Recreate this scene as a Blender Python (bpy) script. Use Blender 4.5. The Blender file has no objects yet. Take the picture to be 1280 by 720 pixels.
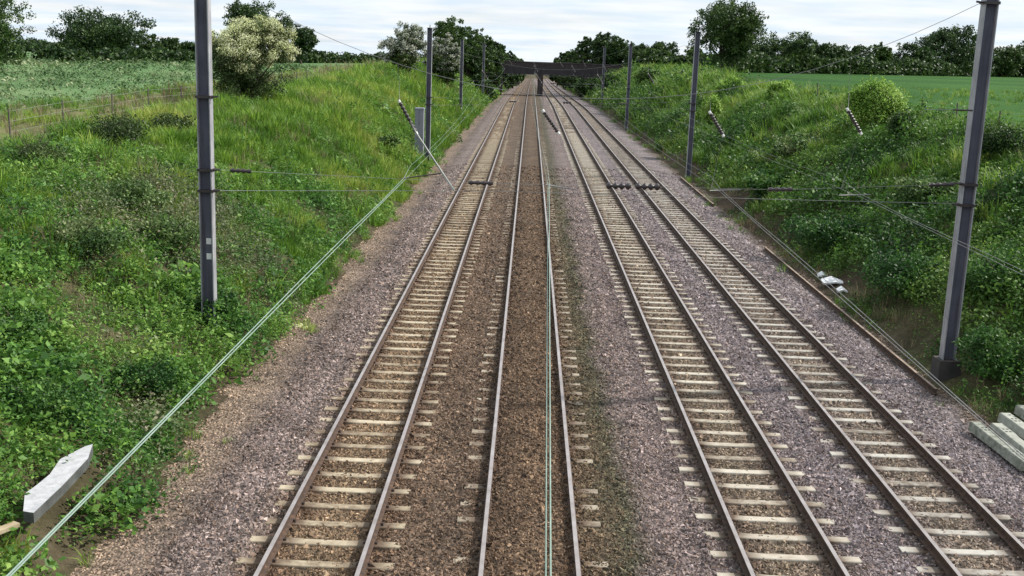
import bpy, math, random
import numpy as np
from mathutils import Matrix, Vector

# ------------------------------------------------------------------ camera
SC = bpy.context.scene
FOC, ROLL, CAMH = 1386.0, 0.0355, 7.83          # focal in photo pixels (1280 wide), roll, height over rail top
_x, _y = 664 - 640, 66 - 360                    # vanishing point of the rails
_p = (_x*math.cos(ROLL) + _y*math.sin(ROLL), -_x*math.sin(ROLL) + _y*math.cos(ROLL))
PITCH = math.atan2(-_p[1], FOC); YAW = math.atan2(_p[0], math.hypot(FOC, _p[1]))
FWD = np.array([-math.sin(YAW)*math.cos(PITCH), math.cos(YAW)*math.cos(PITCH), -math.sin(PITCH)])
_r = np.cross(FWD, [0, 0, 1]); _r /= np.linalg.norm(_r); _d = np.cross(FWD, _r)
RGT = _r*math.cos(ROLL) - _d*math.sin(ROLL); DWN = _r*math.sin(ROLL) + _d*math.cos(ROLL)
EYE = np.array([0, 0, CAMH])
cam = bpy.data.cameras.new('camera'); co = bpy.data.objects.new('camera', cam)
SC.collection.objects.link(co); SC.camera = co
cam.sensor_width = 36; cam.lens = 36*FOC/1280; cam.clip_end = 6000; cam.clip_start = 0.1
M = Matrix.Identity(4)
for i in range(3):
    M[i][0] = RGT[i]; M[i][1] = -DWN[i]; M[i][2] = -FWD[i]; M[i][3] = EYE[i]
co.matrix_world = M
SC.cycles.max_bounces = 4; SC.cycles.diffuse_bounces = 2; SC.cycles.transmission_bounces = 3; SC.cycles.glossy_bounces = 2
SC.render.resolution_x, SC.render.resolution_y = 1024, 576

def ray(px, py): return FWD + RGT*(px-640)/FOC + DWN*(py-360)/FOC
def atz(px, py, z):
    d = ray(px, py); return EYE + d*((z-CAMH)/d[2])
def aty(px, py, Y):
    d = ray(px, py); return EYE + d*(Y/d[1])

# ------------------------------------------------------------------ world, sun, exposure
SUN_AZ, SUN_EL = math.radians(70), math.radians(41)      # azimuth from +Y (along the line) towards +X
w = bpy.data.worlds.new('World'); SC.world = w; w.use_nodes = True
nt = w.node_tree; nt.nodes.clear(); N = nt.nodes.new; L = nt.links.new
wo = N('ShaderNodeOutputWorld'); bg = N('ShaderNodeBackground'); bg.inputs['Strength'].default_value = 0.088
sky = N('ShaderNodeTexSky'); sky.sky_type = 'NISHITA'; sky.sun_disc = False
sky.sun_elevation = SUN_EL; sky.sun_rotation = SUN_AZ; sky.air_density = 1.0; sky.dust_density = 1.5
tc = N('ShaderNodeTexCoord'); sep = N('ShaderNodeSeparateXYZ'); L(tc.outputs['Generated'], sep.inputs[0])
def wmath(op, a, b):
    n = N('ShaderNodeMath'); n.operation = op
    for k, v in enumerate((a, b)):
        if isinstance(v, (int, float)): n.inputs[k].default_value = v
        else: L(v, n.inputs[k])
    return n.outputs[0]
zz = wmath('ADD', wmath('MAXIMUM', sep.outputs[2], 0.0), 0.07)
cmb = N('ShaderNodeCombineXYZ'); L(wmath('DIVIDE', sep.outputs[0], zz), cmb.inputs[0]); L(wmath('DIVIDE', sep.outputs[1], zz), cmb.inputs[1])
cn = N('ShaderNodeTexNoise'); L(cmb.outputs[0], cn.inputs['Vector']); cn.inputs['Scale'].default_value = 0.55; cn.inputs['Detail'].default_value = 7; cn.inputs['Roughness'].default_value = 0.55
cr = N('ShaderNodeValToRGB'); L(cn.outputs['Fac'], cr.inputs[0])
cr.color_ramp.elements[0].position = 0.30; cr.color_ramp.elements[0].color = (0.80, 0.80, 0.80, 1)
cr.color_ramp.elements[1].position = 0.58; cr.color_ramp.elements[1].color = (1, 1, 1, 1)
mx = N('ShaderNodeMix'); mx.data_type = 'RGBA'; L(cr.outputs[0], mx.inputs['Factor'])
cn2 = N('ShaderNodeTexNoise'); L(cmb.outputs[0], cn2.inputs['Vector']); cn2.inputs['Scale'].default_value = 1.3; cn2.inputs['Detail'].default_value = 5
cc = N('ShaderNodeValToRGB'); L(cn2.outputs['Fac'], cc.inputs[0])
cc.color_ramp.elements[0].position = 0.35; cc.color_ramp.elements[0].color = (6.3, 7.3, 8.3, 1)
cc.color_ramp.elements[1].position = 0.62; cc.color_ramp.elements[1].color = (7.9, 8.25, 8.5, 1)
L(sky.outputs[0], mx.inputs[6]); L(cc.outputs[0], mx.inputs[7]); L(mx.outputs[2], bg.inputs[0]); L(bg.outputs[0], wo.inputs[0])
sd = bpy.data.lights.new('sun', 'SUN'); so = bpy.data.objects.new('sun', sd); SC.collection.objects.link(so)
sd.energy = 4.4; sd.angle = math.radians(1.5); sd.color = (1.0, 0.95, 0.87)
sv = Vector((math.sin(SUN_AZ)*math.cos(SUN_EL), math.cos(SUN_AZ)*math.cos(SUN_EL), math.sin(SUN_EL)))
so.rotation_euler = (-sv).to_track_quat('-Z', 'Y').to_euler(); so.location = (30, 10, 40)
VS = SC.view_settings; VS.view_transform = 'Standard'; VS.look = 'None'; VS.gamma = 1; VS.use_curve_mapping = False; VS.exposure = 0.5

# ------------------------------------------------------------------ helpers
rng = np.random.default_rng(7); random.seed(7)
COL = SC.collection
def tag(o, label=None, cat=None, group=None, kind=None):
    if label: o['label'] = label
    if cat: o['category'] = cat
    if group: o['group'] = group
    if kind: o['kind'] = kind
    return o
def empty(name, loc=(0, 0, 0)):
    o = bpy.data.objects.new(name, None); COL.objects.link(o); o.location = loc; o.empty_display_size = 0.2; return o
def mesh_np(name, V, F, mats, smooth=False, midx=None):
    """V (n,3) array; F (m,k) int array or list of faces"""
    me = bpy.data.meshes.new(name)
    if isinstance(F, np.ndarray):
        m, k = F.shape
        me.vertices.add(len(V)); me.vertices.foreach_set('co', np.asarray(V, np.float32).ravel())
        me.loops.add(m*k); me.loops.foreach_set('vertex_index', F.astype(np.int32).ravel())
        me.polygons.add(m); me.polygons.foreach_set('loop_start', np.arange(0, m*k, k, dtype=np.int32))
        me.update(calc_edges=True)
    else:
        me.from_pydata([tuple(v) for v in V], [], F); me.update()
    for mt in (mats if isinstance(mats, (list, tuple)) else [mats]): me.materials.append(mt)
    if midx is not None: me.polygons.foreach_set('material_index', np.asarray(midx, np.int32))
    if smooth: me.polygons.foreach_set('use_smooth', np.ones(len(me.polygons), bool))
    me.update(); return me
def link(name, me, parent=None, loc=None):
    o = bpy.data.objects.new(name, me); COL.objects.link(o)
    if parent is not None: o.parent = parent
    if loc is not None: o.location = loc
    return o
class MB:
    """collects boxes, tubes and prisms into one mesh"""
    def __init__(s): s.V = []; s.F = []; s.I = []
    def add(s, V, F, i=0):
        b = len(s.V); s.V += [tuple(v) for v in V]; s.F += [[b+k for k in f] for f in F]; s.I += [i]*len(F); return s
    def box(s, c, d, i=0, rz=0, taper=1.0):
        x, y, z = [k/2 for k in d]; ca, sa = math.cos(rz), math.sin(rz); V = []
        for dz, t in ((-z, 1.0), (z, taper)):
            for dx, dy in ((-x, -y), (x, -y), (x, y), (-x, y)):
                a, b = dx*t, dy*t; V.append((c[0]+a*ca-b*sa, c[1]+a*sa+b*ca, c[2]+dz))
        return s.add(V, [(3, 2, 1, 0), (4, 5, 6, 7), (0, 1, 5, 4), (1, 2, 6, 5), (2, 3, 7, 6), (3, 0, 4, 7)], i)
    def tube(s, pts, r, n=8, i=0):
        pts = [Vector(p) for p in pts]; V = []; F = []; K = len(pts)
        rr = r if isinstance(r, (list, tuple)) else [r]*K
        up = None
        for k, p in enumerate(pts):
            t = (pts[min(k+1, K-1)] - pts[max(k-1, 0)]).normalized()
            if up is None: up = Vector((0, 0, 1)) if abs(t.z) < .9 else Vector((1, 0, 0))
            a = t.cross(up).normalized(); b = t.cross(a).normalized(); up = -b if False else up
            for j in range(n):
                q = 2*math.pi*j/n; V.append(p + (a*math.cos(q) + b*math.sin(q))*rr[k])
        for k in range(K-1):
            for j in range(n):
                F.append((k*n+j, k*n+(j+1) % n, (k+1)*n+(j+1) % n, (k+1)*n+j))
        F.append(tuple(range(n))); F.append(tuple((K-1)*n+j for j in reversed(range(n))))
        return s.add(V, F, i)
    def build(s, name, mats, parent=None, smooth=False, loc=None):
        me = mesh_np(name, s.V, s.F, mats, smooth, s.I); return link(name, me, parent, loc)

# ---- materials
def newmat(name):
    m = bpy.data.materials.new(name); m.use_nodes = True; t = m.node_tree
    return m, t, t.nodes['Principled BSDF']
def nmath(t, op, a, b=0.0, clamp=False):
    n = t.nodes.new('ShaderNodeMath'); n.operation = op; n.use_clamp = clamp
    for k, v in enumerate((a, b)):
        if isinstance(v, (int, float)): n.inputs[k].default_value = v
        else: t.links.new(v, n.inputs[k])
    return n.outputs[0]
def nnoise(t, vec, scale, detail=4, rough=.55):
    n = t.nodes.new('ShaderNodeTexNoise'); n.inputs['Scale'].default_value = scale; n.inputs['Detail'].default_value = detail; n.inputs['Roughness'].default_value = rough
    if vec is not None: t.links.new(vec, n.inputs['Vector'])
    return n.outputs['Fac']
def nramp(t, fac, stops, interp='LINEAR'):
    n = t.nodes.new('ShaderNodeValToRGB'); t.links.new(fac, n.inputs[0]); n.color_ramp.interpolation = interp
    e = n.color_ramp.elements
    while len(e) < len(stops): e.new(0.5)
    for k, (p, c) in enumerate(stops):
        e[k].position = p; e[k].color = (*c, 1) if len(c) == 3 else c
    return n.outputs[0]
def nmix(t, fac, a, b, mode='MIX'):
    n = t.nodes.new('ShaderNodeMix'); n.data_type = 'RGBA'; n.blend_type = mode
    for k, v in ((0, fac), (6, a), (7, b)):
        if isinstance(v, (int, float)): n.inputs[k].default_value = v
        elif isinstance(v, tuple): n.inputs[k].default_value = (*v, 1)
        else: t.links.new(v, n.inputs[k])
    return n.outputs[2]
def nbump(t, h, s, dist=.02):
    n = t.nodes.new('ShaderNodeBump'); n.inputs['Strength'].default_value = s; n.inputs['Distance'].default_value = dist
    t.links.new(h, n.inputs['Height']); return n.outputs[0]
def worldpos(t): return t.nodes.new('ShaderNodeNewGeometry').outputs['Position']
def simple(name, c1, c2, scale=6, rough=.8, metal=0., bump=.0, c3=None):
    m, t, b = newmat(name); p = worldpos(t); n = nnoise(t, p, scale, 6, .65)
    st = [(.32, c1), (.66, c2)] + ([(.78, c3)] if c3 else [])
    t.links.new(nramp(t, n, st), b.inputs['Base Color']); b.inputs['Roughness'].default_value = rough; b.inputs['Metallic'].default_value = metal
    if bump: t.links.new(nbump(t, nnoise(t, p, scale*4, 4), bump), b.inputs['Normal'])
    return m
def leafmat(name, cols, patch=.25, trans=.3, rough=.55, var=.35):
    """foliage: colour varies from plant to plant, from leaf to leaf and in patches over the ground"""
    m, t, b = newmat(name)
    oi = t.nodes.new('ShaderNodeObjectInfo').outputs['Random']; g = t.nodes.new('ShaderNodeNewGeometry')
    isl = g.outputs['Random Per Island']
    pn = nnoise(t, g.outputs['Position'], patch, 3)
    f = nmath(t, 'ADD', nmath(t, 'MULTIPLY', nmath(t, 'SUBTRACT', pn, .5), 2.4), nmath(t, 'ADD', nmath(t, 'MULTIPLY', oi, .35), nmath(t, 'MULTIPLY', isl, .45)))
    k = len(cols); c = nramp(t, f, [(.05 + .85*i/(k-1), cc) for i, cc in enumerate(cols)])
    hs = t.nodes.new('ShaderNodeHueSaturation'); t.links.new(c, hs.inputs['Color'])
    t.links.new(nmath(t, 'ADD', nmath(t, 'MULTIPLY', isl, 2*var), 1-var), hs.inputs['Value'])
    b.inputs['Roughness'].default_value = rough; b.inputs['Specular IOR Level'].default_value = .3
    t.links.new(hs.outputs[0], b.inputs['Base Color'])
    tr = t.nodes.new('ShaderNodeBsdfTranslucent'); t.links.new(hs.outputs[0], tr.inputs['Color'])
    ms = t.nodes.new('ShaderNodeMixShader'); ms.inputs[0].default_value = trans
    t.links.new(b.outputs[0], ms.inputs[1]); t.links.new(tr.outputs[0], ms.inputs[2])
    t.links.new(ms.outputs[0], t.nodes['Material Output'].inputs['Surface'])
    return m

# ------------------------------------------------------------------ terrain
def curve(Y): return 8e-6*np.clip(np.asarray(Y, float)-170, 0, 730)**2
def vdrop(Y):                                    # the line falls away beyond a summit short of the far bridge
    q = np.asarray(Y, float)-165; return .0145*np.where(q > 25, q-8, np.where(q < -9, 0, (np.maximum(q+9, 0))**2/68.))
def wob(X, Y, s, k):
    return (np.sin(X*s*1.1+k)*np.cos(Y*s*.83+2.1*k) + .6*np.sin(X*s*2.3+Y*s*1.7+3*k) + .35*np.sin(X*s*4.1-Y*s*3.7+k))/1.6
LTOE, RTOE = -6.9, 11.3
def zt(X, Y):
    X = np.asarray(X, float); Y = np.asarray(Y, float); X = X - curve(Y)
    cl = np.interp(Y, [0, 36, 58, 90, 135, 190], [3.5, 3.55, 4.0, 4.35, 4.8, 5.1])
    cr_ = np.interp(Y, [0, 50, 100, 150], [4.6, 4.75, 5.05, 5.6])
    toe = .35*wob(Y*0, Y, .35, 1.0)
    dl = LTOE - X + toe; dr = X - RTOE + .5*wob(Y*0, Y, .3, 2.0)
    z = np.full(np.broadcast(X, Y).shape, -.32)
    def prof(d, c, fl, pts):
        out = np.zeros_like(d)
        xs = [p[0] for p in pts]; ys = [p[1] for p in pts]
        f = np.interp(d, xs, ys); out = -.32 + (c+.32)*f
        far = np.clip((d-xs[-1])/14., 0, 1); return out*(1-far) + fl*far
    zl = prof(dl, cl, 4.2, [(0, 0), (.8, .10), (1.6, .23), (6.0, .79), (8.2, .93), (10.6, 1.0)])
    zr = prof(dr, cr_, 5.55, [(0, 0), (1.0, .08), (2.0, .22), (6.2, .74), (8.0, .92), (9.8, 1.0)])
    bl = np.clip(dl/1.5, 0, 1); br = np.clip(dr/1.5, 0, 1)
    und = .24*wob(X, Y, .75, .3) + .13*wob(X, Y, 2.1, 1.7)
    bank = np.clip(dl/3, 0, 1)*(dl < 18) + np.clip(dr/3, 0, 1)*(dr < 16)
    z = np.where(dl > 0, zl, np.where(dr > 0, zr, -.32)) + und*np.clip(bank, 0, 1)
    dm = np.maximum(dl, dr); z = z - vdrop(np.minimum(Y, 900))*np.clip((22-dm)/11, 0, 1)
    return z - np.maximum(Y-370, 0)*.012*np.clip(np.maximum(dl, dr)/4, 0, 1) - np.maximum(Y-700, 0)*.012*(1-np.clip(np.maximum(dl, dr)/4, 0, 1))
def march(px, py, t0=8, t1=900):
    d = ray(px, py); ts = np.geomspace(t0, t1, 4000); P = EYE[None] + d[None]*ts[:, None]
    h = P[:, 2] - zt(P[:, 0], P[:, 1]); k = np.argmax(h < 0); return P[k] if h[k] < 0 else P[-1]
def grow(a, b, s0, g):
    out = [a]; s = s0
    while out[-1] < b: out.append(out[-1]+s); s *= g
    return out
xs = np.array(sorted(set([-v for v in grow(26, 2500, 1.5, 1.13)] + list(np.arange(-26, 27, .4)) + grow(27, 2500, 1.5, 1.13))))
ys = np.array(list(np.arange(-60, 0, 4.0)) + list(np.arange(0, 60, .5)) + grow(60, 3000, .8, 1.03))
GX, GY = np.meshgrid(xs, ys)
def grid_faces(nx, ny):
    a = (np.arange(ny-1)[:, None]*nx + np.arange(nx-1)[None]).ravel(); return np.stack([a, a+1, a+nx+1, a+nx], 1)

# ground material: cover by position (crop, margin, bank soil, meadow)
gm, t, b = newmat('ground_cover')
pos = worldpos(t); sp = t.nodes.new('ShaderNodeSeparateXYZ'); t.links.new(pos, sp.inputs[0])
big = nnoise(t, pos, .12, 4); med = nnoise(t, pos, .9, 6, .65); fine = nnoise(t, pos, 7, 6, .7)
soil = nramp(t, nmath(t, 'ADD', nmath(t, 'MULTIPLY', med, .6), nmath(t, 'MULTIPLY', fine, .4)), [(.3, (.03, .022, .016)), (.5, (.068, .05, .034)), (.68, (.12, .095, .065))])
turf = nramp(t, nmath(t, 'ADD', nmath(t, 'MULTIPLY', med, .6), nmath(t, 'MULTIPLY', fine, .4)), [(.3, (.03, .055, .014)), (.5, (.07, .12, .026)), (.7, (.13, .15, .05))])
bankc = nmix(t, nramp(t, big, [(.42, (.0,)*3), (.62, (.3,)*3)]), soil, turf)
crop = nramp(t, nmath(t, 'ADD', nmath(t, 'MULTIPLY', nnoise(t, pos, 2.2, 6, .7), .6), nmath(t, 'MULTIPLY', big, .4)), [(.34, (.05, .10, .04)), (.5, (.10, .19, .07)), (.66, (.24, .27, .15))])
marg = nramp(t, nmath(t, 'ADD', nmath(t, 'MULTIPLY', med, .5), nmath(t, 'MULTIPLY', fine, .5)), [(.34, (.07, .11, .03)), (.54, (.15, .145, .07)), (.72, (.25, .205, .125))])
mead = nramp(t, nmath(t, 'ADD', nmath(t, 'MULTIPLY', nnoise(t, pos, .05, 5), .7), nmath(t, 'MULTIPLY', med, .3)), [(.32, (.014, .052, .009)), (.5, (.024, .08, .011)), (.68, (.045, .115, .018))])
wx = nmath(t, 'ADD', sp.outputs[0], nmath(t, 'MULTIPLY', nmath(t, 'SUBTRACT', nnoise(t, pos, .35, 5), .5), 5.0))
def step(v, a, c):
    n = t.nodes.new('ShaderNodeMapRange'); t.links.new(v, n.inputs[0]); n.inputs[1].default_value = a; n.inputs[2].default_value = c; return n.outputs[0]
c = nmix(t, step(wx, -18.2, -19.6), bankc, marg)
c = nmix(t, step(wx, -24.2, -26.5), c, crop)
c = nmix(t, step(wx, 21.5, 23.5), c, mead)
t.links.new(c, b.inputs['Base Color']); b.inputs['Roughness'].default_value = .95; b.inputs['Specular IOR Level'].default_value = .1
t.links.new(nbump(t, nmath(t, 'ADD', med, fine), .7, .12), b.inputs['Normal'])
ground = link('ground', mesh_np('ground', np.stack([GX, GY, zt(GX, GY)], -1).reshape(-1, 3), grid_faces(len(xs), len(ys)), gm, True))
tag(ground, kind='structure')

# ------------------------------------------------------------------ ballast bed
TRK = [(-3.095, 'L'), (.28, 'C'), (4.51, 'R'), (7.83, 'F')]
SL_TOP = -.165
def hb(X, Y):
    base = np.interp(X, [-7.3, -6.3, -5.4, -4.75, -4.45, -4.1, -2.0, -1.4, -.55, -.35, .9, 1.15, 1.9, 2.6, 9.3, 9.9, 10.4, 11.4],
                        [-.34, -.29, -.24, -.215, -.195, -.215, -.21, -.20, -.185, -.135, -.135, -.185, -.21, -.215, -.215, -.24, -.27, -.33])
    for c_ in (-3.095, 4.51, 7.83):
        base = base + .05*np.exp(-((np.abs(X-c_)-1.27)/.13)**2)*np.clip(.55+.8*wob(X, Y, 1.7, c_), 0, 1.2)
    return base - vdrop(Y) + .012*wob(X, Y, 2.3, .7) + .010*wob(X, Y, 5.1, 1.9) + .01*wob(X, Y, 9.0, .2)
bstops = [(-7.6, (.19, .15, .105)), (-6.6, (.27, .215, .16)), (-6.0, (.235, .19, .15)), (-5.5, (.155, .13, .118)), (-4.8, (.235, .20, .188)), (-4.2, (.20, .168, .15)),
          (-3.85, (.13, .088, .058)), (-3.3, (.19, .145, .095)), (-2.7, (.18, .135, .088)), (-2.3, (.12, .08, .052)), (-1.8, (.15, .112, .08)), (-1.0, (.125, .095, .07)),
          (-.4, (.095, .068, .046)), (.3, (.135, .098, .065)), (.95, (.10, .07, .046)), (1.35, (.115, .092, .06)), (1.85, (.082, .082, .052)), (2.3, (.17, .145, .135)), (2.9, (.225, .19, .182)),
          (3.4, (.18, .155, .15)), (3.8, (.13, .10, .078)), (4.5, (.205, .175, .13)), (5.2, (.15, .12, .10)), (5.7, (.20, .178, .182)), (6.3, (.215, .195, .205)), (6.9, (.17, .15, .15)),
          (7.8, (.22, .19, .15)), (8.6, (.14, .115, .105)), (9.3, (.22, .20, .21)), (10.2, (.235, .215, .222)), (10.9, (.16, .13, .10))]
def ballast_mat(name, stone):
    m, t, b = newmat(name); p = worldpos(t); sp = t.nodes.new('ShaderNodeSeparateXYZ'); t.links.new(p, sp.inputs[0])
    x = nmath(t, 'ADD', sp.outputs[0], nmath(t, 'MULTIPLY', nmath(t, 'SUBTRACT', nnoise(t, p, .8, 5, .65), .5), 1.5))
    f = nmath(t, 'DIVIDE', nmath(t, 'ADD', x, 7.6), 18.5)
    c = nramp(t, f, [((a+7.6)/18.5, col) for a, col in bstops])
    patch = nramp(t, nnoise(t, p, .45, 5, .6), [(.35, (.82,)*3), (.65, (1.15,)*3)])
    c = nmix(t, 1.0, c, patch, 'MULTIPLY'); c = nmix(t, 1.0, c, (1.08, 1.035, 1.04) if stone else (.75, .715, .715), 'MULTIPLY')
    if stone:
        r = t.nodes.new('ShaderNodeObjectInfo').outputs['Random']
        v = nramp(t, r, [(0, (.34, .34, .36)), (.3, (.68, .66, .64)), (.62, (1.1, 1.05, 1.02)), (.9, (1.6, 1.55, 1.5)), (.975, (1.9, 1.85, 1.8)), (1, (2.8, 2.75, 2.7))])
        c = nmix(t, 1.0, c, v, 'MULTIPLY')
        r2 = nmath(t, 'FRACT', nmath(t, 'MULTIPLY', r, 17.3))
        c = nmix(t, nmath(t, 'MULTIPLY', nmath(t, 'GREATER_THAN', r2, .75), .35), c, (.20, .12, .07))
    else:
        vo = t.nodes.new('ShaderNodeTexVoronoi'); vo.inputs['Scale'].default_value = 17; t.links.new(p, vo.inputs['Vector'])
        s2 = t.nodes.new('ShaderNodeSeparateColor'); t.links.new(vo.outputs['Color'], s2.inputs[0])
        v = nramp(t, s2.outputs[0], [(0, (.4, .4, .4)), (.5, (.9, .88, .86)), (.95, (1.5, 1.45, 1.4)), (1, (2.3, 2.25, 2.2))])
        c = nmix(t, 1.0, c, v, 'MULTIPLY')
        t.links.new(nbump(t, nmath(t, 'MULTIPLY', vo.outputs['Distance'], -1.0), .9, .05), b.inputs['Normal'])
    t.links.new(c, b.inputs['Base Color']); b.inputs['Roughness'].default_value = .9; b.inputs['Specular IOR Level'].default_value = .25
    return m
BM, SM = ballast_mat('ballast_bed', False), ballast_mat('ballast_stone', True)
bx = np.arange(-7.3, 11.41, .11); by = np.array(list(np.arange(-5, 13, .8)) + list(np.arange(13, 50, .14)) + grow(50, 700, .2, 1.03))
BX, BY = np.meshgrid(bx, by)
ballast = link('ballast', mesh_np('ballast', np.stack([BX+curve(BY), BY, hb(BX, BY)], -1).reshape(-1, 3), grid_faces(len(bx), len(by)), BM, True))
tag(ballast, kind='structure')

# ------------------------------------------------------------------ scattering (instances of small meshes)
def scatter(name, pts, rots, scl, sources, kind='stuff', parent=None, label=None, cat=None):
    me = bpy.data.meshes.new(name); n = len(pts)
    me.vertices.add(n); me.vertices.foreach_set('co', np.asarray(pts, np.float32).ravel())
    a = me.attributes.new('rot', 'FLOAT_VECTOR', 'POINT'); a.data.foreach_set('vector', np.asarray(rots, np.float32).ravel())
    a = me.attributes.new('scl', 'FLOAT', 'POINT'); a.data.foreach_set('value', np.asarray(scl, np.float32))
    a = me.attributes.new('pick', 'INT', 'POINT'); a.data.foreach_set('value', rng.integers(0, len(sources), n).astype(np.int32))
    o = link(name, me, parent)
    cl = bpy.data.collections.new(name + '_sources')
    for k, s in enumerate(sources):
        so_ = bpy.data.objects.new('%s_%02d' % (name, k), s); cl.objects.link(so_)
    g = bpy.data.node_groups.new(name + '_scatter', 'GeometryNodeTree')
    g.interface.new_socket('Geometry', in_out='INPUT', socket_type='NodeSocketGeometry'); g.interface.new_socket('Geometry', in_out='OUTPUT', socket_type='NodeSocketGeometry')
    gi, go = g.nodes.new('NodeGroupInput'), g.nodes.new('NodeGroupOutput')
    ci = g.nodes.new('GeometryNodeCollectionInfo'); ci.inputs['Collection'].default_value = cl; ci.inputs['Separate Children'].default_value = True; ci.inputs['Reset Children'].default_value = True
    ip = g.nodes.new('GeometryNodeInstanceOnPoints'); ip.inputs['Pick Instance'].default_value = True
    mp = g.nodes.new('GeometryNodeMeshToPoints')
    def na(nm, tp):
        q = g.nodes.new('GeometryNodeInputNamedAttribute'); q.data_type = tp; q.inputs['Name'].default_value = nm; return q.outputs['Attribute']
    lk = g.links.new; lk(gi.outputs[0], mp.inputs['Mesh']); lk(mp.outputs[0], ip.inputs['Points']); lk(ci.outputs[0], ip.inputs['Instance'])
    lk(na('pick', 'INT'), ip.inputs['Instance Index']); lk(na('rot', 'FLOAT_VECTOR'), ip.inputs['Rotation']); lk(na('scl', 'FLOAT'), ip.inputs['Scale']); lk(ip.outputs[0], go.inputs[0])
    md = o.modifiers.new('scatter', 'NODES'); md.node_group = g
    tag(o, label, cat, kind=kind); return o
def stone_mesh(k):
    r = np.random.default_rng(100+k)
    v = np.array([(1, 1, 1), (1, -1, -1), (-1, 1, -1), (-1, -1, 1), (1.2, 0, 0), (-1.2, 0, 0), (0, 1.2, 0), (0, -1.2, 0), (0, 0, 1.1), (0, 0, -1.1)], float)*.62
    v = v*(1 + .28*r.standard_normal((10, 1))) + .12*r.standard_normal((10, 3)); v *= [1.15, .9, .75]
    import bmesh
    bmx = bmesh.new()
    for q in v: bmx.verts.new(q)
    bmesh.ops.convex_hull(bmx, input=bmx.verts)
    for q in [q for q in bmx.verts if not q.link_faces]: bmx.verts.remove(q)
    me = bpy.data.meshes.new('stone'); bmx.to_mesh(me); bmx.free(); me.materials.append(SM); return me
stones = [stone_mesh(k) for k in range(8)]
def stone_field(y0, y1, dens, r0):
    n = int((y1-y0)*18.4*dens); X = rng.uniform(-7.2, 11.2, n); Y = rng.uniform(y0, y1, n)
    cess = (X < -5.6) | (X > 10.2); keep = ~(cess & (rng.random(n) < .55)); X, Y = X[keep], Y[keep]; n = len(X)
    s = r0*np.exp(.28*rng.standard_normal(n))*np.where((X < -5.6), .8, 1)
    return np.stack([X, Y, hb(X, Y) - .2*s], -1), rng.uniform(0, 6.28, (n, 3)), s
pa = [stone_field(13.5, 24, 640, .030), stone_field(24, 36, 400, .033), stone_field(36, 52, 150, .043), stone_field(52, 66, 70, .045), stone_field(66, 80, 30, .048)]
scatter('ballast_stones', np.concatenate([p[0] for p in pa]), np.concatenate([p[1] for p in pa]), np.concatenate([p[2] for p in pa]), stones,
        label='loose grey, pinkish and rust brown ballast stones between the rails', cat='ballast')

# ------------------------------------------------------------------ tracks
RUST, t, b = newmat('rusty_rail_side'); p = worldpos(t)
t.links.new(nramp(t, nnoise(t, p, 9, 5), [(.3, (.032, .02, .014)), (.6, (.078, .044, .028)), (.75, (.13, .075, .046))]), b.inputs['Base Color']); b.inputs['Roughness'].default_value = .85
HEAD, t, b = newmat('polished_rail_head'); p = worldpos(t)
t.links.new(nramp(t, nnoise(t, p, 2.5, 5), [(.3, (.30, .26, .245)), (.7, (.46, .42, .41))]), b.inputs['Base Color']); b.inputs['Roughness'].default_value = .42; b.inputs['Metallic'].default_value = .55
def conc(name, a, bb, d):
    m, t, b = newmat(name); p = worldpos(t); oi = t.nodes.new('ShaderNodeObjectInfo').outputs['Random']
    n = nmath(t, 'ADD', nmath(t, 'MULTIPLY', nnoise(t, p, 5, 6, .7), .72), nmath(t, 'MULTIPLY', oi, .30))
    cc_ = nramp(t, n, [(.30, d), (.46, a), (.72, bb)])
    if name.startswith('sleeper'):          # rust washed off the rails onto the concrete
        ob = t.nodes.new('ShaderNodeTexCoord').outputs['Object']; so3 = t.nodes.new('ShaderNodeSeparateXYZ'); t.links.new(ob, so3.inputs[0])
        dd = nmath(t, 'ABSOLUTE', nmath(t, 'SUBTRACT', nmath(t, 'ABSOLUTE', so3.outputs[0]), .7525))
        st = nmath(t, 'MULTIPLY', nmath(t, 'SUBTRACT', 1.0, nmath(t, 'DIVIDE', dd, .42), True), nmath(t, 'MULTIPLY', nnoise(t, p, 3, 4), 2.6), True)
        cc_ = nmix(t, st, cc_, (.085, .052, .033))
    t.links.new(cc_, b.inputs['Base Color']); b.inputs['Roughness'].default_value = .9
    t.links.new(nbump(t, nnoise(t, p, 60, 3), .3, .005), b.inputs['Normal']); return m
SLP = {'L': conc('sleeper_concrete_tan', (.32, .265, .185), (.46, .395, .29), (.14, .10, .065)), 'C': conc('sleeper_concrete_brown', (.24, .20, .15), (.36, .31, .24), (.11, .08, .055)),
       'R': conc('sleeper_concrete_pale', (.34, .30, .24), (.48, .44, .37), (.15, .115, .082)), 'F': conc('sleeper_concrete_grey', (.30, .275, .24), (.42, .40, .36), (.13, .105, .082))}
CLIP = simple('dark_clip_steel', (.03, .02, .016), (.07, .045, .03), 20, .7, .2)
HP = [(-.035, 0), (-.0365, -.008), (-.036, -.034), (-.010, -.05), (-.009, -.128), (-.07, -.146), (-.07, -.159), (.07, -.159), (.07, -.146), (.009, -.128), (.010, -.05), (.036, -.034), (.0365, -.008), (.035, 0)]
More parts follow.
